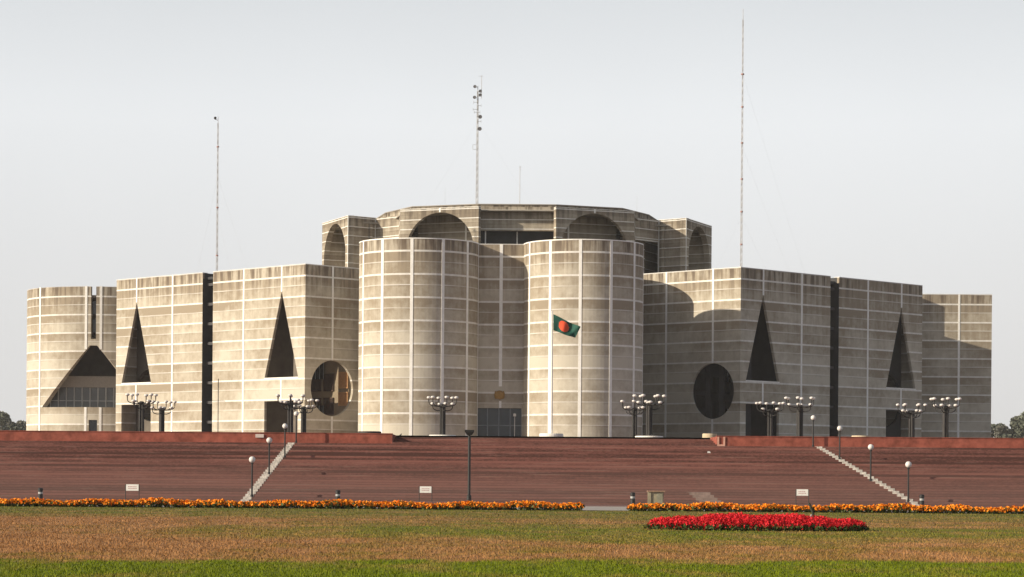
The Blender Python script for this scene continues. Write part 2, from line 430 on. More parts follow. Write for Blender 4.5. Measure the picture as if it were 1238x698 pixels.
# grass blades over the visible lawn
def quads(name, P0, P1, P2, P3, mats, mi=None, tri=False):
    n = len(P0); V = np.stack([P0, P1, P2] if tri else [P0, P1, P2, P3], 1).reshape(-1, 3)
    k = 3 if tri else 4
    me = bpy.data.meshes.new(name); me.vertices.add(n * k); me.loops.add(n * k); me.polygons.add(n)
    me.vertices.foreach_set('co', V.astype(np.float32).ravel())
    me.loops.foreach_set('vertex_index', np.arange(n * k, dtype=np.int32))
    me.polygons.foreach_set('loop_start', np.arange(0, n * k, k, dtype=np.int32))
    for m in mats: me.materials.append(m)
    if mi is not None: me.polygons.foreach_set('material_index', mi.astype(np.int32))
    me.update(calc_edges=True); me.validate()
    o = bpy.data.objects.new(name, me); COL.objects.link(o); return o
def blade_field(n, ylo, yhi, hmin, hmax, wd):
    inv = np.random.rand(n); Y = 1 / (1 / ylo + inv * (1 / yhi - 1 / ylo))
    X = (np.random.rand(n) * 2 - 1) * (Y * .21 + 1.5)
    H = hmin + np.random.rand(n) ** 2 * (hmax - hmin); a = np.random.rand(n) * 2 * PI
    W = wd * (Y / 45) * (.6 + np.random.rand(n))
    dx, dy = np.cos(a) * W, np.sin(a) * W
    l = np.random.randn(n, 2) * .35
    z0 = np.zeros(n)
    return np.stack([X - dx, Y - dy, z0], 1), np.stack([X + dx, Y + dy, z0], 1), np.stack([X + l[:, 0] * H, Y + l[:, 1] * H, H], 1)
A = blade_field(270000, 38, 119, .012, .065, .0075)
tag(quads('grass', A[0], A[1], A[2], None, [M['blades']], tri=True), 'short patchy lawn grass, green and sun-dried brown', 'grass', kind='stuff')

def rand_quads(C, size, flat=.0):
    n = len(C); a = np.random.randn(n, 3); a[:, 2] *= (1 - flat)
    a /= np.linalg.norm(a, axis=1)[:, None]
    b = np.random.randn(n, 3); b -= (b * a).sum(1)[:, None] * a; b /= np.linalg.norm(b, axis=1)[:, None]
    s = size * (.6 + .8 * np.random.rand(n)); a *= s[:, None]; b *= s[:, None]
    return C - a - b, C + a - b, C + a + b, C - a + b
def marigolds(x0, x1, y0, y1, lab):
    L = x1 - x0; npl = int(L * (y1 - y0) * 24)
    px = x0 + (np.arange(npl) + np.random.rand(npl)) / npl * L; py = y0 + np.random.rand(npl) * (y1 - y0)
    ph = .29 + .12 * np.random.rand(npl) + .05 * np.sin(px * 2.1) + .04 * np.sin(px * .7 + 1)
    leaf = []; fl = []
    for x, y, h in zip(px, py, ph):
        k = 9; r = .17
        d = np.random.randn(k, 3); d /= np.linalg.norm(d, axis=1)[:, None]
        leaf.append(np.array([x, y, h * .45]) + d * np.array([r, r, h * .42]))
        k = 13; d = np.random.randn(k, 3); d /= np.linalg.norm(d, axis=1)[:, None]; d[:, 2] = np.abs(d[:, 2]) * .9 + .0
        fl.append(np.array([x, y, h * .42]) + d * np.array([r * 1.05, r * 1.05, h * .60]))
    leaf = np.concatenate(leaf); fl = np.concatenate(fl)
    Q1 = rand_quads(leaf, .045); Q2 = rand_quads(fl, .036)
    # second crossing blade makes each bloom a small rounded head
    Q3 = rand_quads(fl + np.random.randn(*fl.shape) * .01, .034)
    P = [np.concatenate([Q1[i], Q2[i], Q3[i]]) for i in range(4)]
    mi = np.concatenate([np.zeros(len(leaf)), np.ones(len(fl) * 2)])
    return tag(quads('marigolds', *P, [M['marigreen'], M['orange']], mi), lab, 'flower bed', kind='stuff')
marigolds(-30, at(703, 612, 120)[0], 119.6, 120.8, 'long row of orange marigolds along the lawn edge, left of the path gap')
marigolds(at(762, 612, 120)[0], 30, 119.6, 120.8, 'long row of orange marigolds along the lawn edge, right of the path gap')
# red salvia bed: an oval of upright flower spikes over dark leaves
bx, by = at(916, 640, 77.4)[0], 77.6
n = 5000
a = np.random.rand(n) * 2 * PI; r = np.sqrt(np.random.rand(n))
rx, ry = 3.42, 1.75
X = bx + np.cos(a) * r * rx; Y = by + np.sin(a) * r * ry
edge = np.clip((1 - r) * 3, 0, 1)
H = (.21 + .27 * np.sqrt(np.clip(1 - r * r, 0, 1))) * (.85 + .3 * np.random.rand(n)) + .03 * np.sin(X * 3) + .02 * np.sin(X * 7.3)
Q = []
for k in range(6):
    zz = H - .025 - .033 * k
    C = np.stack([X + np.random.randn(n) * .018, Y + np.random.randn(n) * .018, zz], 1)
    Q.append((rand_quads(C, .016 + .0013 * k), 1))
leafC = np.stack([np.repeat(X, 5) + np.random.randn(n * 5) * .05, np.repeat(Y, 5) + np.random.randn(n * 5) * .05, np.repeat(H, 5) * (.04 + .52 * np.random.rand(n * 5))], 1)
Q.append((rand_quads(leafC, .034), 0))
P = [np.concatenate([q[0][i] for q in Q]) for i in range(4)]
mi = np.concatenate([np.full(len(q[0][0]), q[1]) for q in Q])
tag(quads('red_salvias', *P, [M['redgreen'], M['red']], mi), 'oval bed of bright red salvia spikes in the lawn', 'flower bed', kind='stuff')

# ---------------------------------------------------------------- the parliament building
B = empty('parliament_building', (OX, 371, PZ), 'huge grey concrete building with marble courses, round towers and triangular openings above the brick steps', 'building')
BM = Matrix.Translation((-OX, -371, -PZ))
def part(mb, name, mat, parent=B, smooth=False):
    o = mb.build(name, mat, parent, smooth)
    o.data.transform(BM); return o
ZB = PZ - .4

def ring_wall(mb, cx, cy, R, th, phis, fn):
    """curved wall; fn(phi) is a list of solid (z0, z1) spans; phi = 0 looks towards the camera side (-Y)"""
    def P(ph, r, z): return (cx + r * math.sin(ph), cy - r * math.cos(ph), z)
    for a, b in zip(phis[:-1], phis[1:]):
        e = (b - a) * 1e-3
        sa, sb = fn(a + e), fn(b - e)
        for (l0, h0), (l1, h1) in zip(sa, sb):
            mb.hexa([P(a, R, l0), P(b, R, l1), P(b, R - th, l1), P(a, R - th, l0)],
                    [P(a, R, h0), P(b, R, h1), P(b, R - th, h1), P(a, R - th, h0)])
def drum(cx, cy, R, ribs=True, phase=-4.5):
    mb = MB(); seg = 96
    mb.lathe([(R, ZB), (R, ROOF), (R - .45, ROOF), (R - .45, ROOF - .9), (0.0, ROOF - .8)], (cx, cy, 0), seg)
    d = part(mb, 'round_tower', M['conc'])
    if ribs:
        mb = MB()
        for k in range(12):
            ph = R_(phase + 30 * k); h = .20 / R
            P = lambda p, r, z: (cx + r * math.sin(p), cy - r * math.cos(p), z)
            mb.hexa([P(ph - h, R - .05, ZB), P(ph - h, R + .05, ZB), P(ph + h, R + .05, ZB), P(ph + h, R - .05, ZB)],
                    [P(ph - h, R - .05, ROOF + .03), P(ph - h, R + .05, ROOF + .03), P(ph + h, R + .05, ROOF + .03), P(ph + h, R - .05, ROOF + .03)])
        mb.lathe([(R + .04, ROOF - .10), (R + .04, ROOF + .05), (R - .47, ROOF + .05), (R - .47, ROOF - .10)], (cx, cy, 0), seg)
        part(mb, 'marble_rib', M['marble'], d)
    return d
DL, DR, DY, DRR = -12.85, 9.5, 337.0, 8.1
MC = (DL + DR) / 2
for cy in (DY, DY + 25.3): drum(DL, cy, DRR); drum(DR, cy, DRR)
drum(10.9, 379.9, 8.1); drum(2 * MC - 10.9, 379.9, 8.1)
# body between the four towers
I3 = lambda a, b, c: (a, b, c)
mb = MB()
mb.slab(I3, rect(DL, DR, ZB, ROOF - .02), [rect(-4.95, 1.25, ZB + .1, 10.95)], DY, DY + .8)
mb.box(DL, DR, DY + 24.5, DY + 25.3, ZB, ROOF - .02)
mb.box(DL, DL + .8, DY + .8, DY + 24.5, ZB, ROOF - .02); mb.box(DR - .8, DR, DY + .8, DY + 24.5, ZB, ROOF - .02)
mb.box(DL + .8, DR - .8, DY + .8, DY + 24.5, ROOF - 1.2, ROOF - .9)
mh = part(mb, 'prayer_hall_wall', M['conc'])
mb = MB(); mb.box(MC - .22, MC + .22, DY - .05, DY + .02, 13.9, ROOF + .02); mb.box(MC - .17, MC + .17, DY - .05, DY + .02, 10.97, 11.9)
mb.box(DL + 7.9, DR - 7.9, DY - .04, DY + .82, ROOF - .019, ROOF + .05)
part(mb, 'marble_rib', M['marble'], mh)
mb = MB(); mb.box(-4.95, 1.25, DY + .5, DY + .6, PZ, 10.95)
gd = part(mb, 'entrance_glazing', M['blueglass'], mh)
mb = MB()
for k in range(5):
    x = -4.95 + 6.2 * k / 4; mb.box(x - .07 if k else x, x + .07 if k < 4 else x, DY + .40, DY + .49, PZ, 10.95)
for z in (6.3, 8.6): mb.box(-4.95, 1.25, DY + .42, DY + .48, z - .05, z + .05)
part(mb, 'window_frame', M['frame'], mh)
# round golden emblem over the entrance
mb = MB()
mb.lathe([(0.0, -.06), (.55, -.06), (.60, 0), (.55, .06), (.48, .03), (.30, .05), (0, .09)], (0, 0, 0), 28)
for k in (-1, 1):
    mb.tube([(k * (.42 + .22 * math.cos(t)), .50 * math.sin(t), .03) for t in [R_(v) for v in range(-80, 81, 20)]], .07, 6)
mb.tube([(-.55, -.42, .03), (0, -.55, .03), (.55, -.42, .03)], .06, 6)
for k in range(5): mb.box(-.12 + .06 * k - .02, -.12 + .06 * k + .02, .3, .55, .0, .08)
F_ = Matrix.Translation((MC - .1, DY - .10, 12.75)) @ Matrix.Rotation(R_(90), 4, 'X')
mb.v = [tuple(F_ @ Vector(v)) for v in mb.v]
part(mb, 'golden_emblem', M['brass'], mh)
mb = MB(); mb.lathe([(.05, 0), (.04, 5.0), (.2, 5.0), (.2, 5.35), (0.0, 5.4)], (.3, DY - 1.5, PZ), 8)
part(mb, 'entrance_lamp', M['white'], mh)

def office_block(sx):
    ax = OX + sx * 32.55; k = math.sqrt(.5)
    def F(s, t, z): return (ax + sx * k * s - sx * k * t, 371 + k * s + k * t, z)   # s along long face, t along short face
    L, Wd = (47.5 if sx < 0 else 46.0), 24.0; S0, S1 = (22.2, 24.85) if sx < 0 else (21.75, 23.95)
    T1, T2 = (5.5, 42.0) if sx < 0 else (5.3, 40.3)
    RB = 32.5 if sx < 0 else 31.4
    mb = MB(); Zt = ROOF
    def tri(c): return [(c - 3.95, 16.42), (c + 3.95, 16.42), (c + .04, 29.3), (c - .04, 29.3)]
    def door(c): return rect(c - 3.95, c + 3.95, PZ - .1, 12.85)
    mb.slab(F, rect(0, S0, ZB, Zt), [tri(T1), door(T1)], 0, .45)
    mb.slab(F, rect(S1, L, ZB, Zt), [tri(T2), door(T2)], 0, .45)
    # short face: s = 0..1, t from 1 to Wd, circle
    G = lambda t, s, z: F(s, t, z)
    mb.slab(G, rect(.45, Wd, ZB, Zt), [circ(5.4, 14.8, 4.2)], 0, .45)
    mb.slab(G, rect(.45, Wd, ZB, Zt), [], L - .5, L)
    mb.box(.45, L - .5, Wd - 1, Wd, ZB, Zt, F)
    blk = part(mb, 'office_block', M['conc'])
    # roofs
    mb = MB(); mb.box(.45, S0 - 1, .45, Wd - 1, Zt - 1.2, Zt - .8, F); mb.box(S1 + 1, L - .5, .45, Wd - 1, Zt - 1.2, Zt - .8, F); mb.box(S0 - 1, S1 + 1, 7.2, Wd - 1, Zt - 1.2, Zt - .8, F)
    part(mb, 'roof', M['roof'], blk)
    # slot: side walls, back wall with dark windows and floor edges
    mb = MB(); mb.box(S0 - 1, S0 + .012, .452, 7.2, ZB, Zt - .01, F); mb.box(S1 - .012, S1 + 1, .452, 7.2, ZB, Zt - .01, F)
    mb.box(S1 - .014, S1 - .001, .04, .451, ZB, Zt - .9, F)
    mb.box(S0 + .012, S1 - .012, 6.2, 7.2, ZB, Zt - .6, F)
    mb.box(S0 + .012, S1 - .012, .8, 6.2, Zt - 1.0, Zt - .6, F)
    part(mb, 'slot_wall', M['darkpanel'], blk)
    edge = M['slotedge']
    for j in range(9):
        z1 = Z0 - PITCH * j - .35
        mb = MB(); mb.box(S0 + .02, S1 - .02, 2.6, 2.75, max(ZB, z1 - 2.35), z1 - .35, F)
        part(mb, 'slot_window', M['dark'], blk)
        z1 = Z0 - PITCH * j
        mb = MB(); mb.box(S0 + .02, S1 - .02, .9, 2.58, z1 - .45, z1 - .02, F)
        part(mb, 'floor_edge', edge, blk)
    # marble ribs and coping
    mb = MB()
    def rib(c, z0, z1, w=.17): mb.box(c - w, c + w, -.05, .0, z0, z1, F)
    def ribg(c, z0, z1, w=.17): mb.box(c - w, c + w, -.05, .0, z0, z1, G)
    rib(14.6, ZB, Zt + .02, .19); rib(RB, ZB, Zt + .02, .19)
    for c in (T1, T2): rib(c, 29.35, Zt + .02); rib(c, 12.87, 16.40)
    ribg(5.4, 19.05, Zt + .02); ribg(14.8, ZB, Zt + .02); ribg(5.4, ZB, 10.55)
    mb.box(-.04, S0, -.04, 1.02, Zt + .022, Zt + .09, F); mb.box(S1, L + .04, -.04, 1.02, Zt + .022, Zt + .09, F)
    mb.box(1.02, Wd, -.04, 1.02, Zt + .022, Zt + .09, G)
    for c in (T1, T2): mb.box(c - 4.0, c + 4.0, -.04, .0, 16.24, 16.40, F)
    part(mb, 'marble_rib', M['marble'], blk)
    # rooms set back inside
    mb = MB()
    mb.box(1, S0 - 1, 1, 9.6, 12.95, 13.35, F) if False else None
    mb.box(4.1, 6.1, 2.9, 3.6, ZB, Zt - 1.25, F)                       # pier behind the first triangle
    mb.box(11.4, 12.0, 1.0, 9.6, ZB, Zt - 1.25, F)
    mb.slab(F, rect(S1 + 1, L - 1, ZB, Zt - 1.25), [circ(T2 + .6, 14.5, 4.3)], 3.4, 4.0)
    mb.slab(F, rect(S1 + 1, L - 1, ZB, Zt - 1.25), [], 9.6, 10.2)
    for j in range(3): mb.box(1.0, 11.4, 10.2, 22.9, 10.1 + 6.16 * j, 10.5 + 6.16 * j, F)
    mb.box(1.0, 1.5, 10.2, Wd - 1, ZB, Zt - 1.25, F)
    if sx > 0:
        for tt in (3.0, 5.6, 8.2): mb.box(2.2, 2.7, tt - .45, tt + .45, ZB, 22.0, F)
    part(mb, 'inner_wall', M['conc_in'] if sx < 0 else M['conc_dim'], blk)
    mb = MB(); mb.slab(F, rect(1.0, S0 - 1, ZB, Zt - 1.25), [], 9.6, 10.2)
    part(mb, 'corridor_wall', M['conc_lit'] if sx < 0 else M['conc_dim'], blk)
    # timber windows seen through the big circle; darker ones paint in the shade
    for (s0, s1, z0, z1) in ((.95 + .1, 3.1, 14.95, 17.5), (1.05, 3.1, 12.3, 14.4), (4.4, 6.6, 14.6, 17.3), (4.4, 6.6, 11.0, 13.6), (7.4, 9.6, 14.6, 17.3), (7.4, 9.6, 11.0, 13.6)):
        mb = MB(); n = 7
        mb.box(s0, s1, 9.48, 9.58, z0, z1, F)
        wd = part(mb, 'window', M['wood'] if s0 < 4 and sx < 0 else M['dark'], blk)
        mb = MB()
        for j in range(n + 1):
            c = s0 + (s1 - s0) * j / n; mb.box(c - .045, c + .045, 9.36, 9.47, z0, z1, F)
        mb.box(s0, s1, 9.34, 9.355, z1 - .12, z1, F); mb.box(s0, s1, 9.34, 9.355, z0, z0 + .12, F)
        part(mb, 'lattice', (M['woodlight'] if s0 < 4 else M['woodshade']) if sx < 0 else M['charcoal'], blk)
    # dark window frames behind triangle and door openings
    for c, tt in ((T1, 9.3), (T2, 8.9)):
        for (za, zb) in ((PZ, 12.4), (16.5, 28.5)):
            mb = MB(); mb.box(c - 3.6, c + 3.6, tt - .1, tt, za, zb, F) if tt > 9.29 and za > 6 and False else mb.box(c + .9, c + 3.7, tt - .1, tt, za, zb, F)
            part(mb, 'tall_window', M['dark'], blk)
            mb = MB()
            for j in range(4): mb.box(c + .9 + .93 * j - .04, c + .9 + .93 * j + .04, tt - .2, tt - .11, za, zb, F)
            part(mb, 'window_frame', M['frame'], blk)
    return blk, F
blkL, FL = office_block(-1); blkR, FR = office_block(1)

# west wing: a wide round tower with a great triangular opening, a slot and a door
WX, WR = -70.7, 13.6; WY = 418 + WR
def wing_fn(ph):
    x = abs(WR * math.sin(ph))
    if abs(ph) > PI / 2: return [(ZB, 9.0), (9.0, 20.0), (20.0, ROOF)]
    tt = 23.25 - 1.20 * max(0, x - .62)
    if x < .44: return [(10.7, 12.85), (23.25, 24.35), (24.35, 24.36)] if x < .72 else []
    if x < .72: return [(10.7, 12.85), (min(tt, 23.25), 25.0), (25.0, ROOF)]
    if tt > 12.86: return [(ZB, 12.85), (tt, 25.0), (25.0, ROOF)]
    return [(ZB, 12.85), (12.851, 25.0), (25.0, ROOF)]
br = [0, .44, .62, .72, 1.3, 2.1, 3.0, 4.0, 5.0, 6.0, 7.0, 8.1, 9.286, 10.2, 11.0, 11.8, 12.5, 13.0, 13.35, 13.55]
ph = [math.asin(v / WR) for v in br] + [R_(a) for a in range(92, 181, 4)]
phis = sorted(set([-p for p in ph] + ph))
mb = MB(); ring_wall(mb, WX, WY, WR, 1.0, phis, wing_fn)
ww = part(mb, 'round_wing', M['conc'])
mb = MB(); mb.lathe([(0, 31.4), (WR - 1.0, 31.4), (WR - 1.0, 31.8), (0, 31.8)], (WX, WY, 0), 48)
part(mb, 'roof', M['roof'], ww)
mb = MB()
for x in (-9.75, -1.25, 1.25, 9.75):
    pc = math.asin(x / WR); h = .2 / WR
    P = lambda p, r, z: (WX + r * math.sin(p), WY - r * math.cos(p), z)
    spans = [(ZB, ROOF + .05)] if abs(x) > 5 else [(ZB, 12.84), (22.6, ROOF + .05)]
    for z0, z1 in spans:
        mb.hexa([P(pc - h, WR - .03, z0), P(pc - h, WR + .06, z0), P(pc + h, WR + .06, z0), P(pc + h, WR - .03, z0)],
                [P(pc - h, WR - .03, z1), P(pc - h, WR + .06, z1), P(pc + h, WR + .06, z1), P(pc + h, WR - .03, z1)])
part(mb, 'marble_rib', M['marble'], ww)
mb = MB()
mb.box(WX - 9.9, WX + 9.9, WY - 8.6, WY - 8.0, 16.35, 18.25)       # spandrel beam across the opening
part(mb, 'spandrel_beam', plain('lightened_spandrel_concrete', (.40, .36, .31), .85), ww)  # concrete colour lightened to make up for little light inside
mb = MB()
mb.box(WX - 9.0, WX + 9.0, WY - 2.2, WY - 1.7, 18.0, 31.3); mb.box(WX - 9.6, WX + 9.6, WY - 8.6, WY - 1.7, 12.3, 12.8)
mb.box(WX - 9.0, WX + 9.0, WY - 1.6, WY - 1.2, ZB, 12.2)
part(mb, 'inner_wall', M['conc_in'], ww)
mb = MB(); mb.box(WX - 9.6, WX + 9.6, WY - 8.3, WY - 8.2, 12.81, 16.34)
part(mb, 'glazing', M['glassgrey'], ww)
mb = MB()
for j in range(15):
    c = WX - 9.45 + 1.35 * j; mb.box(c - .09, c + .09, WY - 8.48, WY - 8.31, 12.81, 16.34)
mb.box(WX - 9.5, WX + 9.5, WY - 8.45, WY - 8.34, 14.0, 14.12)
part(mb, 'window_frame', M['paleframe'], ww)
mb = MB(); mb.box(WX - .72, WX + .72, WY - WR + .55, WY - WR + .65, PZ, 10.69)
part(mb, 'door', M['dark'], ww)
mb = MB()
for z in (25.5, 28.6): mb.box(WX - .6, WX + .6, WY - WR + 1.1, WY - WR + 1.3, z, z + 2.2)
part(mb, 'slot_window', M['dark'], ww)
# east wing: flat box
mb = MB(); ex0, ex1, EY = 62.0, 81.4, 422.0
mb.box(ex0, ex1, EY, EY + 1, ZB, ROOF); mb.box(ex1 - 1, ex1, EY + 1, EY + 26, ZB, ROOF)
mb.box(ex0, ex0 + 1, EY + 1, EY + 26, ZB, ROOF); mb.box(ex0, ex1, EY + 26, EY + 27, ZB, ROOF)
mb.box(60.0, 67.9, 419.9, EY, ZB, ROOF - .01)
ew = part(mb, 'flat_wing', M['conc'])
mb = MB(); mb.box(ex0 + 1, ex1 - 1, EY + 1, EY + 26, 32, 32.4); part(mb, 'roof', M['roof'], ew)
mb = MB(); mb.box(75.65, 76.0, EY - .05, EY, ZB, ROOF + .02); mb.box(ex0, ex1 + .04, EY - .04, EY + 1.02, ROOF + .021, ROOF + .09)
part(mb, 'marble_rib', M['marble'], ew)
# links between blocks and hall (low ambulatory roofs that close the plan)
mb = MB(); mb.box(-40, 42, 408, 470, ZB, 30.5); part(mb, 'inner_ring', M['conc'])

# assembly hall: sixteen-sided core, arched screens and corner turrets
HX = .55; HT = 45.5
core = [(-6.4, 409), (6.4, 409), (17.5, 413.6), (22.4, 423.5), (26, 440), (22, 456), (12, 468), (-12, 468), (-22, 456), (-26, 440), (-22.4, 423.5), (-17.5, 413.6)]
mb = MB(); mb.hexa  # prism
n = len(core)
body = [(x * .8, 440 + (y - 440) * .62) for x, y in core]
vs = [(HX + x, y, 30.4) for x, y in body] + [(HX + x, y, 44.95) for x, y in body]
mb.add(vs, [tuple(range(n))[::-1], tuple(range(n, 2 * n))] + [(i, (i + 1) % n, (i + 1) % n + n, i + n) for i in range(n)])
vs = [(HX + x, y, 44.951) for x, y in core] + [(HX + x, y, 46.45) for x, y in core]
mb.add(vs, [tuple(range(n))[::-1], tuple(range(n, 2 * n))] + [(i, (i + 1) % n, (i + 1) % n + n, i + n) for i in range(n)])
hall = part(mb, 'assembly_hall', M['conc_hall'])
mb = MB()
vs = [(HX + x * 1.004, 438 + (y - 438) * 1.004, 46.46) for x, y in core] + [(HX + x * 1.004, 438 + (y - 438) * 1.004, 46.6) for x, y in core]
mb.add(vs, [tuple(range(n))[::-1], tuple(range(n, 2 * n))] + [(i, (i + 1) % n, (i + 1) % n + n, i + n) for i in range(n)])
part(mb, 'roof_coping', M['roof'], hall)
mb = MB(); poly = [(-19, 409.8), (-6.4, 404.2), (6.4, 404.2), (19, 409.8), (20.5, 418.2), (24, 424), (33, 432), (33, 452), (-33, 452), (-33, 432), (-24, 424), (-20.5, 418.2)]; n2 = len(poly)
mb.add([(HX + x, y, 44.97) for x, y in poly] + [(HX + x, y, 45.12) for x, y in poly], [tuple(range(n2))[::-1], tuple(range(n2, 2 * n2))] + [(i, (i + 1) % n2, (i + 1) % n2 + n2, i + n2) for i in range(n2)])
part(mb, 'lower_roof', M['roof'], hall)
def wallF(p, q):
    p, q = Vector(p), Vector(q); u = (q - p).normalized(); nrm = Vector((-u.y, u.x))
    if nrm.y < 0 and abs(nrm.y) > 1e-6: nrm = -nrm
    return (q - p).length, (lambda s, t, z: (p.x + u.x * s + nrm.x * t, p.y + u.y * s + nrm.y * t, z))
zlo = 30.4
class RibBox:
    def box(s, *a):
        m_ = MB(); m_.box(*a); part(m_, 'marble_rib', M['marble'], hall)
mrib = RibBox()
for sx in (-1, 1):
    Pi, Po = (HX + sx * 6.3, 403.2), (HX + sx * 19.3, 408.8)
    L, F = wallF(Pi, Po)
    mb = MB(); mb.slab(F, rect(0, L, zlo, HT), [circ(L * .49, 38.7, 6.1)], 0, .9)
    # return towards the core
    L2, F2 = wallF((Pi[0], Pi[1] + .0), (HX + sx * 6.3, 409))
    mb.box(HX + sx * 6.3 if sx > 0 else HX - 7.1, HX + 7.1 if sx > 0 else HX - 6.3, 404.3, 408.9, zlo, HT - .01)
    mb.hexa([(HX + sx * 18.4, 409.4, zlo), (HX + sx * 19.3, 409.4, zlo), (HX + sx * 19.9, 417.6, zlo), (HX + sx * 19.0, 417.6, zlo)],
            [(HX + sx * 18.4, 409.4, HT), (HX + sx * 19.3, 409.4, HT), (HX + sx * 19.9, 417.6, HT), (HX + sx * 19.0, 417.6, HT)])
    part(mb, 'arched_screen', M['conc_hall'], hall)
    mb = MB()
    G_ = lambda a, z0, z1: mb.box(a - .14, a + .14, 3.2, 3.35, z0, z1, F)
    mb.box(.2, L - .2, 6.4, 6.9, zlo, 44.9, F)
    part(mb, 'inner_wall', M['conc_hall'], hall)
    mrib.box(L * .49 - .13, L * .49 + .13, -.05, 0, 44.85, HT + .02, F)
    mrib.box(L * .36 - .14, L * .36 + .14, 6.25, 6.39, zlo, 44.8, F)
    mrib.box(0, L, -.04, .92, HT + .002, HT + .07, F)
    # recess panel and turret
    q0, q1, q2, q3 = (HX + sx * 19.9, 417.8), (HX + sx * 24.1, 422.3), (HX + sx * 28.5, 418.7), (HX + sx * 33.9, 432.0)
    mb = MB()
    L, F = wallF(q0, q1); mb.box(0, L, 0, .8, 41.9, HT, F); mb.box(0, L, 3.0, 3.4, zlo, HT - .3, F)
    part(mb, 'recess_panel', M['conc_hall'], hall)
    mrib.box(0, L, -.04, .82, 41.75, 41.89, F)
    mb = MB(); L, F = wallF(q1, q2); mb.box(0, L, 0, .8, zlo, HT, F)
    mrib.box(-.13, .13, -.05, 0, zlo, HT + .02, F); mrib.box(0, L, -.04, .8, HT + .002, HT + .07, F)
    # outer face with circle, plus back walls
    p, q = Vector(q2), Vector(q3); u = (q - p).normalized(); inw = Vector((-sx * u.y, sx * u.x))
    Lf = (q - p).length
    Fo = lambda s, t, z: (p.x + u.x * s + inw.x * t, p.y + u.y * s + inw.y * t, z)
    mb.slab(Fo, rect(.02, Lf, zlo, HT), [circ(Lf * .51, 38.8, 6.0)], 0, 1.0)
    mb.box(.8, Lf, 9.0, 9.8, zlo, HT - .01, Fo); mb.box(Lf - .8, Lf, 1.0, 9.0, zlo, HT - .01, Fo)
    mb.box(1.0, Lf - .8, 4.2, 4.7, zlo, HT - 1.2, Fo)
    part(mb, 'corner_turret', M['conc_hall'], hall)
    mb = MB(); mb.box(.9, Lf - .8, 1.0, 9.0, HT - 1.1, HT - .8, Fo); part(mb, 'roof', M['roof'], hall)
    mrib.box(0, Lf, -.05, 1.02, HT + .002, HT + .07, Fo)
    mrib.box(-.05, .15, -.05, -.0, zlo, HT, Fo)
# centre recess
mb = MB(); mb.box(HX - 6.29, HX + 6.29, 406.0, 406.6, 41.9, HT + .3); mb.box(HX - 6.29, HX + 6.29, 406.6, 408.95, 44.6, HT)
part(mb, 'centre_panel', M['conc_hall'], hall)
mb = MB(); mb.box(HX - 6.2, HX + 6.2, 408.8, 408.95, 35, 44.5); part(mb, 'dark_window', M['darkpanel'], hall)
mrib.box(HX - 5.3, HX - 5.1, 407.2, 407.35, 35, 43); mrib.box(HX - .1, HX + .1, 408.6, 408.7, 35, 42)

# ---------------------------------------------------------------- masts on the roofs
def mast(name, x, y, z0, z1, wd, lab, guys=(), extra=None, rings=6, rt=.035, arms=()):
    t = empty(name, (x, y, z0), lab, 'antenna mast', 'antenna masts on the roofs')
    mb = MB(); H = z1 - z0
    c = [(wd * math.cos(a), wd * math.sin(a)) for a in (R_(90), R_(210), R_(330))]
    n = max(4, int(H / 1.2))
    for (a, b) in c: mb.tube([(a, b, 0), (a * .5, b * .5, H * .96)], [rt, rt * .7], 5)
    for i in range(n):
        za, zb = H * .96 * i / n, H * .96 * (i + 1) / n
        sa, sb = 1 - .5 * i / n, 1 - .5 * (i + 1) / n
        for j in range(3):
            p, q = c[j], c[(j + 1) % 3]
            mb.tube([(p[0] * sa, p[1] * sa, za), (q[0] * sb, q[1] * sb, zb)], rt * .55, 4, caps=False)
    mb.tube([(0, 0, H * .93), (0, 0, H)], rt * 1.2, 5)
    mb.build('lattice', M['mast'], t)
    for (h, r) in arms:
        m2 = MB(); m2.lathe([(0, -.1), (r, -.1), (r, .1), (0, .1)], (0, 0, h), 8); m2.build('collar', M['mastred'], t)
    for (h, dx, dy, dz) in guys:
        m2 = MB(); m2.tube([(0, 0, h), (dx * .5, dy * .5, (h + dz) * .5 - .25), (dx, dy, dz)], .006, 4); m2.build('guy_wire', M['mast'], t)
    return t
def rt_(x, y, D): return at(x, y, D)
xl = at(262.5, 300, 388)
t = mast('antenna_mast', xl[0], 388, ROOF - .8, at(263, 141, 388)[2], .16, 'slim lattice mast rising from the left office block roof', [(16, 5, 3, 0), (16, -4, 5, 0), (10, 3, -5, 0)], arms=[(11.0, .2), (3.5, .2), (20.5, .2)])
m2 = MB(); m2.lathe([(0, 0), (.18, .1), (.22, .35), (.1, .45), (0, .45)], (-.45, 0, at(263, 141, 388)[2] - ROOF + .3), 10); m2.tube([(0, 0, at(263, 141, 388)[2] - ROOF + .2), (-.45, 0, at(263, 141, 388)[2] - ROOF + .35)], .04, 5); m2.build('rooftop_sensor', M['charcoal'], t)
xr = at(897, 200, 379)
t = mast('antenna_mast', xr[0], 379, ROOF - .8, at(897.5, 11, 379)[2], .17, 'very tall thin lattice mast at the corner of the right office block roof', [(9.2, 5.2, 4, -.2), (9.2, -4.5, 4, -.2), (20, 9, 9, -.2), (31, 12, 14, -.2)], arms=[(5, .2), (10, .2), (15, .2), (20.5, .2), (26, .2), (31, .25)])
tc = mast('antenna_mast', at(577, 200, 432)[0], 432, 46.5, at(577, 104, 432)[2], .24, 'mast hung with dish antennas on the assembly hall roof', [(17, 12, 6, 0), (17, -11, 6, 0), (9, -8, -6, 0)], rt=.05)
HC = at(577, 104, 432)[2] - 46.5
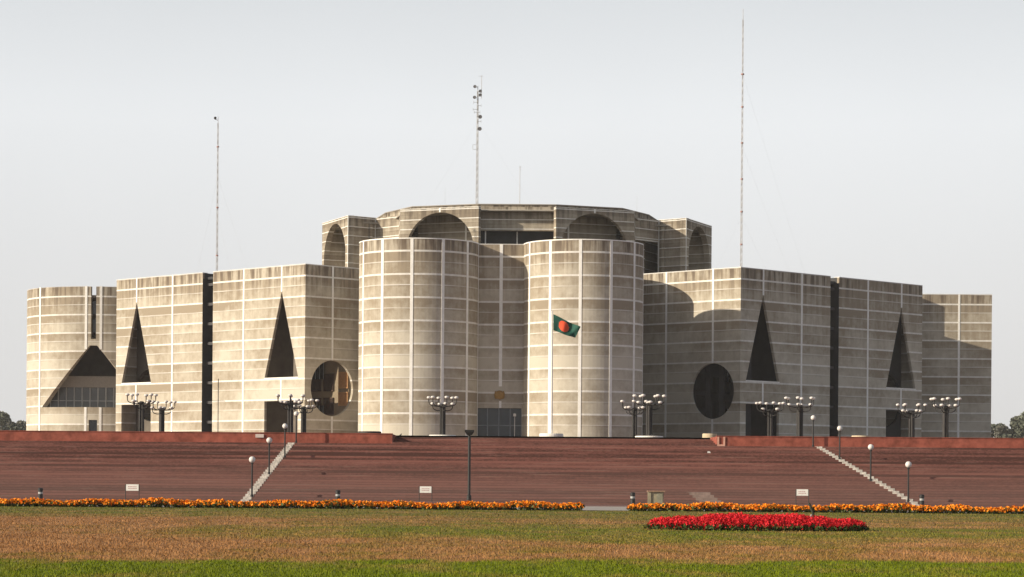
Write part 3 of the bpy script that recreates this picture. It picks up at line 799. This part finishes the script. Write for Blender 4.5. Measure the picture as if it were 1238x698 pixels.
mb = MB(); mb.tube([(.65, 0, HC - 2.2), (.65, 0, HC + 1.8)], .05, 6); mb.tube([(0, 0, HC - 1.8), (.65, 0, HC - 1.8)], .05, 5); mb.tube([(0.1, 0, HC + 1.7), (.95, 0, HC + 1.7)], .03, 5); mb.build('whip_antenna', M['mast'], tc)
for (py, dx, r) in ((105.5, -.5, .30), (110.5, .45, .28), (115, .45, .28), (118.5, -.55, .30), (141.5, .45, .34), (156, .40, .34)):
    h = at(577, py, 432)[2] - 46.5
    mb = MB(); mb.lathe([(0, -.22), (r * .6, -.15), (r, .1), (r, .16), (0, .12)], (0, 0, 0), 16)
    Rm = Matrix.Translation((dx, -.2, h)) @ Matrix.Rotation(R_(90 + (15 if dx > 0 else -20)), 4, 'X')
    mb.v = [tuple(Rm @ Vector(v)) for v in mb.v]
    mb.tube([(0, 0, h), (dx, 0, h)], .04, 5)
    mb.build('dish', M['dishgrey'], tc)
for (py, a, b) in ((124, -.7, .1), (128, 0, .6), (132.5, -.8, .1), (136, -.6, .4), (147, 0, .6)):
    h = at(577, py, 432)[2] - 46.5; mb = MB(); mb.tube([(a, -.1, h), (b, -.1, h)], .035, 5)
    for e in (a, b): mb.tube([(e, -.1, h - .25), (e, -.1, h + .25)], .03, 5)
    mb.build('cross_arm', M['steel'], tc)
h = at(577, 178, 432)[2] - 46.5; mb = MB()
for a, b in (((-.8, h - .4), (-.8, h + .4)), ((-.8, h + .4), (0, h + .4)), ((-.8, h - .4), (0, h - .4))): mb.tube([(a[0], 0, a[1]), (b[0], 0, b[1])], .035, 5)
mb.build('bracket', M['mast'], tc)
for (x, y0, y1, D, r, lab, white) in ((628.3, 252, 202, 428, .11, 'short whip antenna with a white sleeve on the assembly hall roof', 1), (538, 252, 226, 434, .035, 'small thin rod antenna on the left of the assembly hall roof', 0), (770, 262, 237, 424, .035, 'small thin rod antenna on the right of the assembly hall roof', 0)):
    p = at(x, y0, D); H = at(x, y1, D)[2] - p[2]
    z0 = 46.5 if x < 760 else HT - .2
    t = empty('rod_antenna', (p[0], D, z0), lab, 'antenna', 'rod antennas on the hall roof')
    H = at(x, y1, D)[2] - z0
    mb = MB(); mb.tube([(0, 0, 0), (0, 0, H)], [r * .6, r * .4], 6)
    if white: mb.tube([(-.15, 0, H), (.22, 0, H)], .05, 5); mb.tube([(0, 0, H - .5), (.2, 0, H - .5)], .04, 5)
    mb.build('rod', M['mast'], t)
    if white: mb = MB(); mb.tube([(0, 0, -.8), (0, 0, 1.5)], .20, 8); mb.build('sleeve', M['white'], t)

# ---------------------------------------------------------------- plaza furniture
def cluster_proto():
    t = empty('candelabra_lamp', (0, 0, 0), 'x', 'street lamp')
    mb = MB()
    for k in range(4):
        a = R_(45 + 90 * k); mb.tube([(.15 * math.cos(a), .15 * math.sin(a), .0), (.15 * math.cos(a), .15 * math.sin(a), 2.75)], .115, 10)
    mb.tube([(0, 0, 0), (0, 0, 2.8)], .13, 8)
    mb.lathe([(0, 2.70), (.27, 2.72), (.27, 2.8), (.15, 2.9), (0, 2.92)], seg=14)
    mb.build('trunk', M['charcoal'], t)
    specs = [(R_(20 + 60 * k), 1.20, 3.42, 2.72) for k in range(6)] + [(R_(50 + 90 * k), .88, 2.90, 2.35) for k in range(4)]
    for a, r, zt, z0 in specs:
        c, s = math.cos(a), math.sin(a); mb = MB()
        pts = [(.15, z0), (.5 * r, z0 - .02), (.82 * r, z0 + .06), (.97 * r, z0 + .2), (r, z0 + .38), (r, zt - .08)]
        mb.tube([(c * p, s * p, z) for p, z in pts], [.045, .042, .04, .04, .04, .05], 7)
        mb.build('arm', M['charcoal'], t)
        mb = MB(); mb.lathe([(.06, -.08), (.15, -.05), (.185, .02), (.175, .075), (.11, .125), (0, .14)], (c * r, s * r, zt), 14)
        mb.build('globe', M['globe'], t, smooth=True)
    return t
cp = cluster_proto(); first = True
spots = [(171, 478, 'candelabra lamp before the left block, left one of the pair there, taller in view'),
         (195.5, 486.5, 'candelabra lamp before the left block, right one of the pair there, lower in view'),
         (351, 479, 'candelabra lamp in front of the doorway under the big left triangle'),
         (367, 484.5, 'candelabra lamp in front of the left circular opening, farther of that pair'),
         (535, 481.5, 'candelabra lamp on a white round base before the left front tower'),
         (767, 486, 'candelabra lamp at the right edge of the right front tower, farther of that pair'),
         (785, 479.5, 'candelabra lamp on a white round base just right of the front towers'),
         (931, 488, 'candelabra lamp before the dark doorway of the right block'),
         (967, 482, 'candelabra lamp right of the dark doorway of the right block'),
         (1102, 490, 'candelabra lamp at the far corner of the right block'),
         (1143, 483, 'candelabra lamp before the flat far right wing')]
plist = []
for i, (x, y, lab) in enumerate(spots):
    dyc = -(y - 577 - (x - 619) * TH); D = (PZ + 3.42 - 1.6) * 3000 / dyc
    dx = (x - 619) + (y - 577) * TH * .7
    o = cp if i == 0 else copy_tree(cp)
    o.location = (dx * D / 3000, D, PZ); o.rotation_euler = (0, 0, R_(37 * i))
    tag(o, lab, 'street lamp', 'candelabra lamps on the plaza'); plist.append((o.location.copy(), i))
def plinth(x, D, r, h, mat, lab):
    mb = MB(); mb.lathe([(r, 0), (r, h * .75), (r * .96, h), (0, h + .01)], seg=32)
    o = mb.build('round_plinth', mat, loc=(x, D, PZ)); return tag(o, lab, 'plinth', 'round plinths on the plaza')
for loc, i in plist:
    if i == 4: plinth(loc.x, loc.y, 1.15, .30, M['white'], 'white round plinth under the lamp before the left front tower')
    if i == 6: plinth(loc.x, loc.y, 1.15, .20, M['white'], 'white round plinth under the lamp right of the front towers')
    if i in (4, 6):
        for o in [q for q in COL.objects if q.name.startswith('candelabra_lamp') and (q.location - loc).length < .01]: o.location.z = PZ + .02
for x, y, D, r, h, mk, lab in ((447, 522, 200, .95, .38, 'charcoal', 'dark round plinth behind the end of the left retaining wall'),
                   (858, 527, 201, .60, .42, 'plinthtan', 'small tan round plinth just left of the right retaining wall'),
                   (1041, 527, 205, .80, .42, 'plinthtan', 'tan round plinth behind the right retaining wall, near the slot'),
                   (270, 521, 206, .9, .30, 'charcoal', 'dark low round plinth behind the left retaining wall'),
                   (955, 528, 203, 1.15, .18, 'white', 'white low plinth behind the right retaining wall'),
                   (666.5, 525, 205, 1.0, .40, 'white', 'white round plinth carrying the flagpole')):
    plinth(at(x, y, D)[0], D, r, h, M[mk], lab)
# flag
fp = at(666.6, 523, 205); FH = at(667.5, 377, 205)[2]
t = empty('flagpole', (fp[0], 205, PZ + .40), 'tall white flagpole in front of the right front tower', 'flagpole')
mb = MB(); mb.tube([(0, 0, 0), (0, 0, FH - PZ - .42)], [.10, .055], 12); mb.lathe([(0, -.09), (.09, 0), (0, .09)], (0, 0, FH - PZ - .40), 12)
mb.build('pole', M['white'], t)
# cloth: grid over flag length u (0..1) and height v; droops to the right
cor = {(0, 0): at(669, 399.5, 204.9), (0, 1): at(669, 380, 204.9), (1, 0): at(695.5, 409, 204.9), (1, 1): at(702, 396, 204.9)}
NU, NV = 40, 24; vs = []
for i in range(NU + 1):
    for j in range(NV + 1):
        u, v = i / NU, j / NV
        x = (cor[0, 0][0] * (1 - u) + cor[1, 0][0] * u) * (1 - v) + (cor[0, 1][0] * (1 - u) + cor[1, 1][0] * u) * v
        z = (cor[0, 0][2] * (1 - u) + cor[1, 0][2] * u) * (1 - v) + (cor[0, 1][2] * (1 - u) + cor[1, 1][2] * u) * v
        y = 204.9 + .16 * u * math.sin(u * 9 + v * 2.5) + .10 * u * math.sin(u * 15 - v * 3)
        z += .05 * math.sin(u * 7 + 1) * u
        vs.append((x - fp[0], y - 205, z - PZ - .40))
fs = []; mi = []
for i in range(NU):
    for j in range(NV):
        fs.append((i * (NV + 1) + j, (i + 1) * (NV + 1) + j, (i + 1) * (NV + 1) + j + 1, i * (NV + 1) + j + 1))
        uu, vv = (i + .5) / NU, (j + .5) / NV
        mi.append(1 if ((uu - .42) * 1.75) ** 2 + (vv - .52) ** 2 < .36 ** 2 else 0)
mb = MB(); mb.v = vs; mb.f = fs; mb.mi = mi
fl = mb.build('flag', [M['flaggreen'], M['flagred']], None, True, recalc=False)
fl.location = (fp[0], 205, PZ + .40)
sm = fl.modifiers.new('thick', 'SOLIDIFY'); sm.thickness = .012
tag(fl, 'dark green flag with an orange-red disc drooping from the flagpole', 'flag')

p = at(263.5, 522, 212)
t = empty('thin_post', (p[0], 212, PZ), 'thin dark post with a short cross-arm before the left block, near its slot', 'post')
mb = MB(); mb.tube([(0, 0, 0), (0, 0, at(263.5, 458, 212)[2] - PZ)], .035, 8); mb.build('pole', M['charcoal'], t)
mb = MB(); zc = at(263.5, 485, 212)[2] - PZ; mb.tube([(-.6, -.04, zc), (.6, -.04, zc)], .022, 6); mb.build('cross_arm', M['charcoal'], t)
# globe lamps on the steps
def globe_lamp():
    t = empty('globe_lamp', (0, 0, 0), 'x', 'lamp post')
    mb = MB(); mb.lathe([(.09, 0), (.09, .12), (.055, .16), (.05, 1.95), (.09, 1.98), (.09, 2.03), (0, 2.03)], seg=12); mb.build('post', M['black'], t)
    mb = MB(); mb.lathe([(.19 * math.sin(R_(a)), -.19 * math.cos(R_(a))) for a in range(12, 181, 12)], (0, 0, 2.22), 18)
    mb.build('globe', M['globe'], t, smooth=True); return t
gp = globe_lamp()
order = ['lowest', 'second from the bottom', 'third from the bottom', 'topmost']
k = 0
for side, pts in (('left', [(304.5, 604), (325.3, 576), (344.3, 554.5), (358, 537)]), ('right', [(1098, 609), (1052.5, 582), (1015, 558), (983, 541)])):
    for q, (x, y) in enumerate(pts):
        dyc = y - 577 - (x - 619) * TH
        D = (1.6 + .0922 * D0) / (.0922 + dyc / 3000); D = min(D, DW - .4)
        st = int((D - D0) / TR) + 1; z = st * RI if D > D0 else 0
        X = ((x - 619) + (y - 577) * TH) * D / 3000
        o = gp if k == 0 else copy_tree(gp); k += 1
        o.location = (X, D, z)
        tag(o, 'black post with white globe by the %s step strip, %s of row' % (side, order[q]), 'lamp post', 'globe lamps climbing the steps')
# tall black floodlight pole
p = at(567, 600, 126)
t = empty('floodlight_pole', (p[0], 126, .012), 'tall black pole with a boxy floodlight head behind the marigolds, centre left', 'lamp post')
Hh = at(567, 526, 126)[2]
mb = MB(); mb.lathe([(.12, 0), (.12, .62), (.075, .68), (.07, Hh), (0, Hh)], seg=14); mb.build('pole', M['black'], t)
mb = MB(); s1, s2 = .13, .23
mb.hexa([(-s1, -s1, Hh - .02), (s1, -s1, Hh - .02), (s1, s1, Hh - .02), (-s1, s1, Hh - .02)], [(-s2, -s2, Hh + .14), (s2, -s2, Hh + .14), (s2, s2, Hh + .14), (-s2, s2, Hh + .14)])
mb.box(-s2 - .01, s2 + .01, -s2 - .01, s2 + .01, Hh + .141, Hh + .24); mb.build('floodlight_head', M['black'], t)
# bollards
def bollard():
    t = empty('bollard', (0, 0, 0), 'x', 'bollard')
    mb = MB(); mb.lathe([(.13, 0), (.13, .46), (.12, .46), (.12, .64), (.14, .64), (.14, .76), (.10, .80), (0, .81)], seg=18); mb.build('post', M['black'], t)
    mb = MB(); mb.lathe([(.128, .47), (.128, .58)], seg=18); mb.build('white_band', M['steel'], t); return t
bp = bollard(); k = 0
for x, y, lab in ((49, 593, 'black bollard with a pale band behind the marigolds, at the far left'), (408.5, 594.5, 'black bollard with a pale band between the left strip and the centre sign'),
             (765, 597.5, 'black bollard with a pale band left of the cement cabinet'), (1114.5, 599.5, 'black bollard with a pale band at the foot of the right strip')):
    D = 136; o = bp if k == 0 else copy_tree(bp); k += 1
    o.location = (((x - 619) + (y - 577) * TH) * D / 3000, D, .012)
    tag(o, lab, 'bollard', 'black bollards behind the marigolds')
# notice boards
def board(x, y, wpx, lab):
    D = 128; X, _, Z = at(x, y, D)
    wd = wpx * D / 3000 / 2
    t = empty('notice_board', (X, D, .012), lab, 'sign', 'white notice boards behind the marigolds')
    for s in (-1, 1): mb = MB(); mb.tube([(s * (wd + .03), 0, 0), (s * (wd + .03), 0, Z + .17)], .022, 6); mb.build('leg', M['charcoal'], t)
    mb = MB(); mb.box(-wd, wd, -.015, .015, Z - .16, Z + .17); mb.build('panel', M['white'], t)
    mb = MB()      # faint illegible lines of lettering
    random.seed(x)
    for r in range(2):
        mb = MB(); xx = -wd + .1
        while xx < wd - .14:
            ww_ = random.uniform(.03, .07); mb.box(xx, xx + ww_, -.019, -.0155, Z - .06 + .09 * r, Z - .02 + .09 * r); xx += ww_ + .02
        mb.build('lettering', M['signink'], t)
board(160, 590, 15, 'small white notice board on two thin legs, leftmost of three behind the marigolds')
board(514.5, 592.5, 14, 'small white notice board on two thin legs, near the tall black pole')
board(970, 596, 14, 'small white notice board on two thin legs, behind the red flower bed')
# cement cabinet
p = at(793, 600, 141)
t = empty('utility_cabinet', (p[0], 141, .02), 'stained cement utility cabinet with a flat overhanging cap at the foot of the steps', 'utility box')
mb = MB(); mb.box(-.42, .42, -.3, .3, 0, .80); mb.box(-.49, -.30, -.36, -.302, 0, .8); bd = mb.build('cabinet', M['utility'], t)
mb = MB(); mb.box(-.50, .50, -.42, .42, .802, .87); mb.build('cap', plain('brown_cap', (.30, .19, .13), .9), t)
mb = MB(); mb.box(.02, .36, -.325, -.303, .08, .72); mb.build('door', plain('grey_cabinet_door', (.27, .26, .19), .7, .2), t)
# plaque on the left retaining wall
mb = MB(); p = at(314, 527, DW); mb.box(p[0] - .32, p[0] + .32, DW - .085, DW - .052, p[2] - .14, p[2] + .12)
tag(mb.build('wall_plaque', plain('pale_plaque', (.62, .52, .48), .8)), 'small pale plaque on the left retaining wall above the left strip', 'plaque')
# leaning stake and pale hose stand in the salvia bed
p = at(983, 632, 77.6)
t = empty('leaning_stake', (p[0], 77.6, .0), 'thin dark stick leaning above the red flowers with a pale hose end at its foot', 'garden stake')
mb = MB(); mb.tube([(.12, 0, 0), (.07, 0, .30), (-.03, .0, .62), (-.13, 0, .86)], [.025, .03, .05, .03], 6); mb.build('stick', plain('dark_green_stick', (.03, .04, .025), .8), t)
mb = MB(); mb.tube([(-.16, -.25, .18), (-.12, -.25, .34), (-.08, -.2, .50)], [.02, .026, .026], 6); mb.build('hose_end', M['steel'], t)
# crow on the plaza edge
p = at(484.5, 524, 199)
t = empty('crow', (p[0], 199, PZ), 'small black crow standing on the plaza edge below the left front tower', 'bird')
mb = MB(); mb.tube([(-.22, 0, .06), (-.12, 0, .11), (-.02, 0, .16), (.06, 0, .22), (.10, 0, .29), (.13, 0, .32), (.19, 0, .31)], [.02, .05, .075, .06, .038, .036, .006], 10)
for s in (-1, 1): mb.tube([(0, s * .03, .10), (.01, s * .03, .0), (.05, s * .03, .0)], .009, 5)
mb.build('body', M['bird'], t, smooth=True)
t.scale = (.62, .62, .62)
# litter on the steps
mb = MB(); p = at(855, 548, 182); st = int((182 - D0) / TR) + 1; mb.hexa([(0, 0, .0), (.25, .02, .0), (.27, .2, .0), (.03, .18, .0)], [(0.03, 0.02, .15), (.22, .04, .10), (.22, .18, .13), (.05, .16, .09)])
tag(mb.build('paper_scrap', M['white'], loc=(p[0], 182, st * RI)), 'crumpled white paper lying on the upper steps left of the right wall', 'litter')

# ---------------------------------------------------------------- trees far behind
def tree(x, D, zb, H, cr, mat, lab, n=2600, seed=0):
    rs = np.random.RandomState(seed); t = empty('tree', (x, D, zb), lab, 'tree', 'hazy trees far behind the building')
    mb = MB(); top = H * .55
    mb.tube([(0, 0, 0), (.15, .1, top * .5), (-.1, 0, top)], [H * .03, H * .022, H * .014], 8)
    cl = []
    for k in range(11):
        a = rs.rand() * 2 * PI; rr = cr * (.25 + .6 * rs.rand()); z = H * (.45 + .45 * rs.rand())
        c = np.array([math.cos(a) * rr, math.sin(a) * rr, z]); cl.append((c, cr * (.26 + .24 * rs.rand())))
        mb.tube([(0, 0, top * (.4 + .5 * rs.rand())), tuple(c * [.5, .5, .85]), tuple(c)], [H * .012, H * .008, H * .003], 5)
    mb.build('trunk', M['bark'], t)
    C = []
    for c, r in cl:
        m = n // len(cl); d = rs.randn(m, 3); d /= np.linalg.norm(d, axis=1)[:, None]
        C.append(c + d * (r * rs.rand(m, 1) ** .4) * np.array([1, 1, .75]))
    C = np.concatenate(C); st = np.random.get_state(); np.random.seed(seed)
    Q = rand_quads(C, .34); np.random.set_state(st)
    o = quads('crown', *Q, [mat]); o.parent = t
    return t
TS = [(3, 600, 14.6, 4.6, 1, 'leftmost hazy tree, its thin crown cut by the left picture edge'), (12, 640, 13.2, 3.8, 2, 'rounded hazy tree, second from the left picture edge'),
      (21, 600, 11.6, 4.0, 1, 'low dull green tree, second left of the round left wing'), (29, 620, 12.6, 4.2, 2, 'grey-green tree touching the edge of the round left wing'),
      (1203, 590, 14.2, 4.0, 2, 'twiggy hazy tree right beside the flat right wing'), (1215, 600, 15.6, 4.4, 1, 'taller dense hazy tree, second from the flat right wing'),
      (1225, 640, 13.0, 4.0, 2, 'lower hazy tree between two tall ones at the right picture edge'), (1237, 610, 16.2, 5.0, 1, 'tall hazy tree cut by the right picture edge'),
      (1209, 570, 10.5, 4.0, 1, 'low bushy dark tree in front of the twiggy one on the right'), (1262, 600, 15.5, 6.0, 1, 'broad tree just outside the right picture edge'), (-22, 610, 15.0, 6.0, 1, 'broad tree just outside the left picture edge')]
TS = [((x - 619.5) * D / 3000, D, H, cr, mk, lab) for x, D, H, cr, mk, lab in TS]
for i, (x, D, H, cr, mk, lab) in enumerate(TS):
    k = 1.42; tree(x * k, D * k, 0, H * 1.16 * k, cr * k, M['tree%d' % mk], lab, 3000, i + 11)

# ---------------------------------------------------------------- air
mb = MB(); mb.box(-900, 900, -40, 1300, -1, 84)
hz = mb.build('haze', None, recalc=True) if False else None
me = bpy.data.meshes.new('haze'); me.from_pydata(mb.v, [], mb.f); hz = bpy.data.objects.new('haze', me); COL.objects.link(hz)
bm = bmesh.new(); bm.from_mesh(me); bmesh.ops.recalc_face_normals(bm, faces=bm.faces[:]); bm.to_mesh(me); bm.free()
m = bpy.data.materials.new('haze_air'); m.use_nodes = True; nt = m.node_tree; nt.nodes.clear()
o = nt.nodes.new('ShaderNodeOutputMaterial'); v = nt.nodes.new('ShaderNodeVolumePrincipled')
v.inputs['Color'].default_value = (.93, .95, 1, 1); v.inputs['Density'].default_value = .00008; v.inputs['Anisotropy'].default_value = 0.0
nt.links.new(v.outputs[0], o.inputs['Volume']); me.materials.append(m)
hz['kind'] = 'stuff'
SC.cycles.volume_bounces = 1
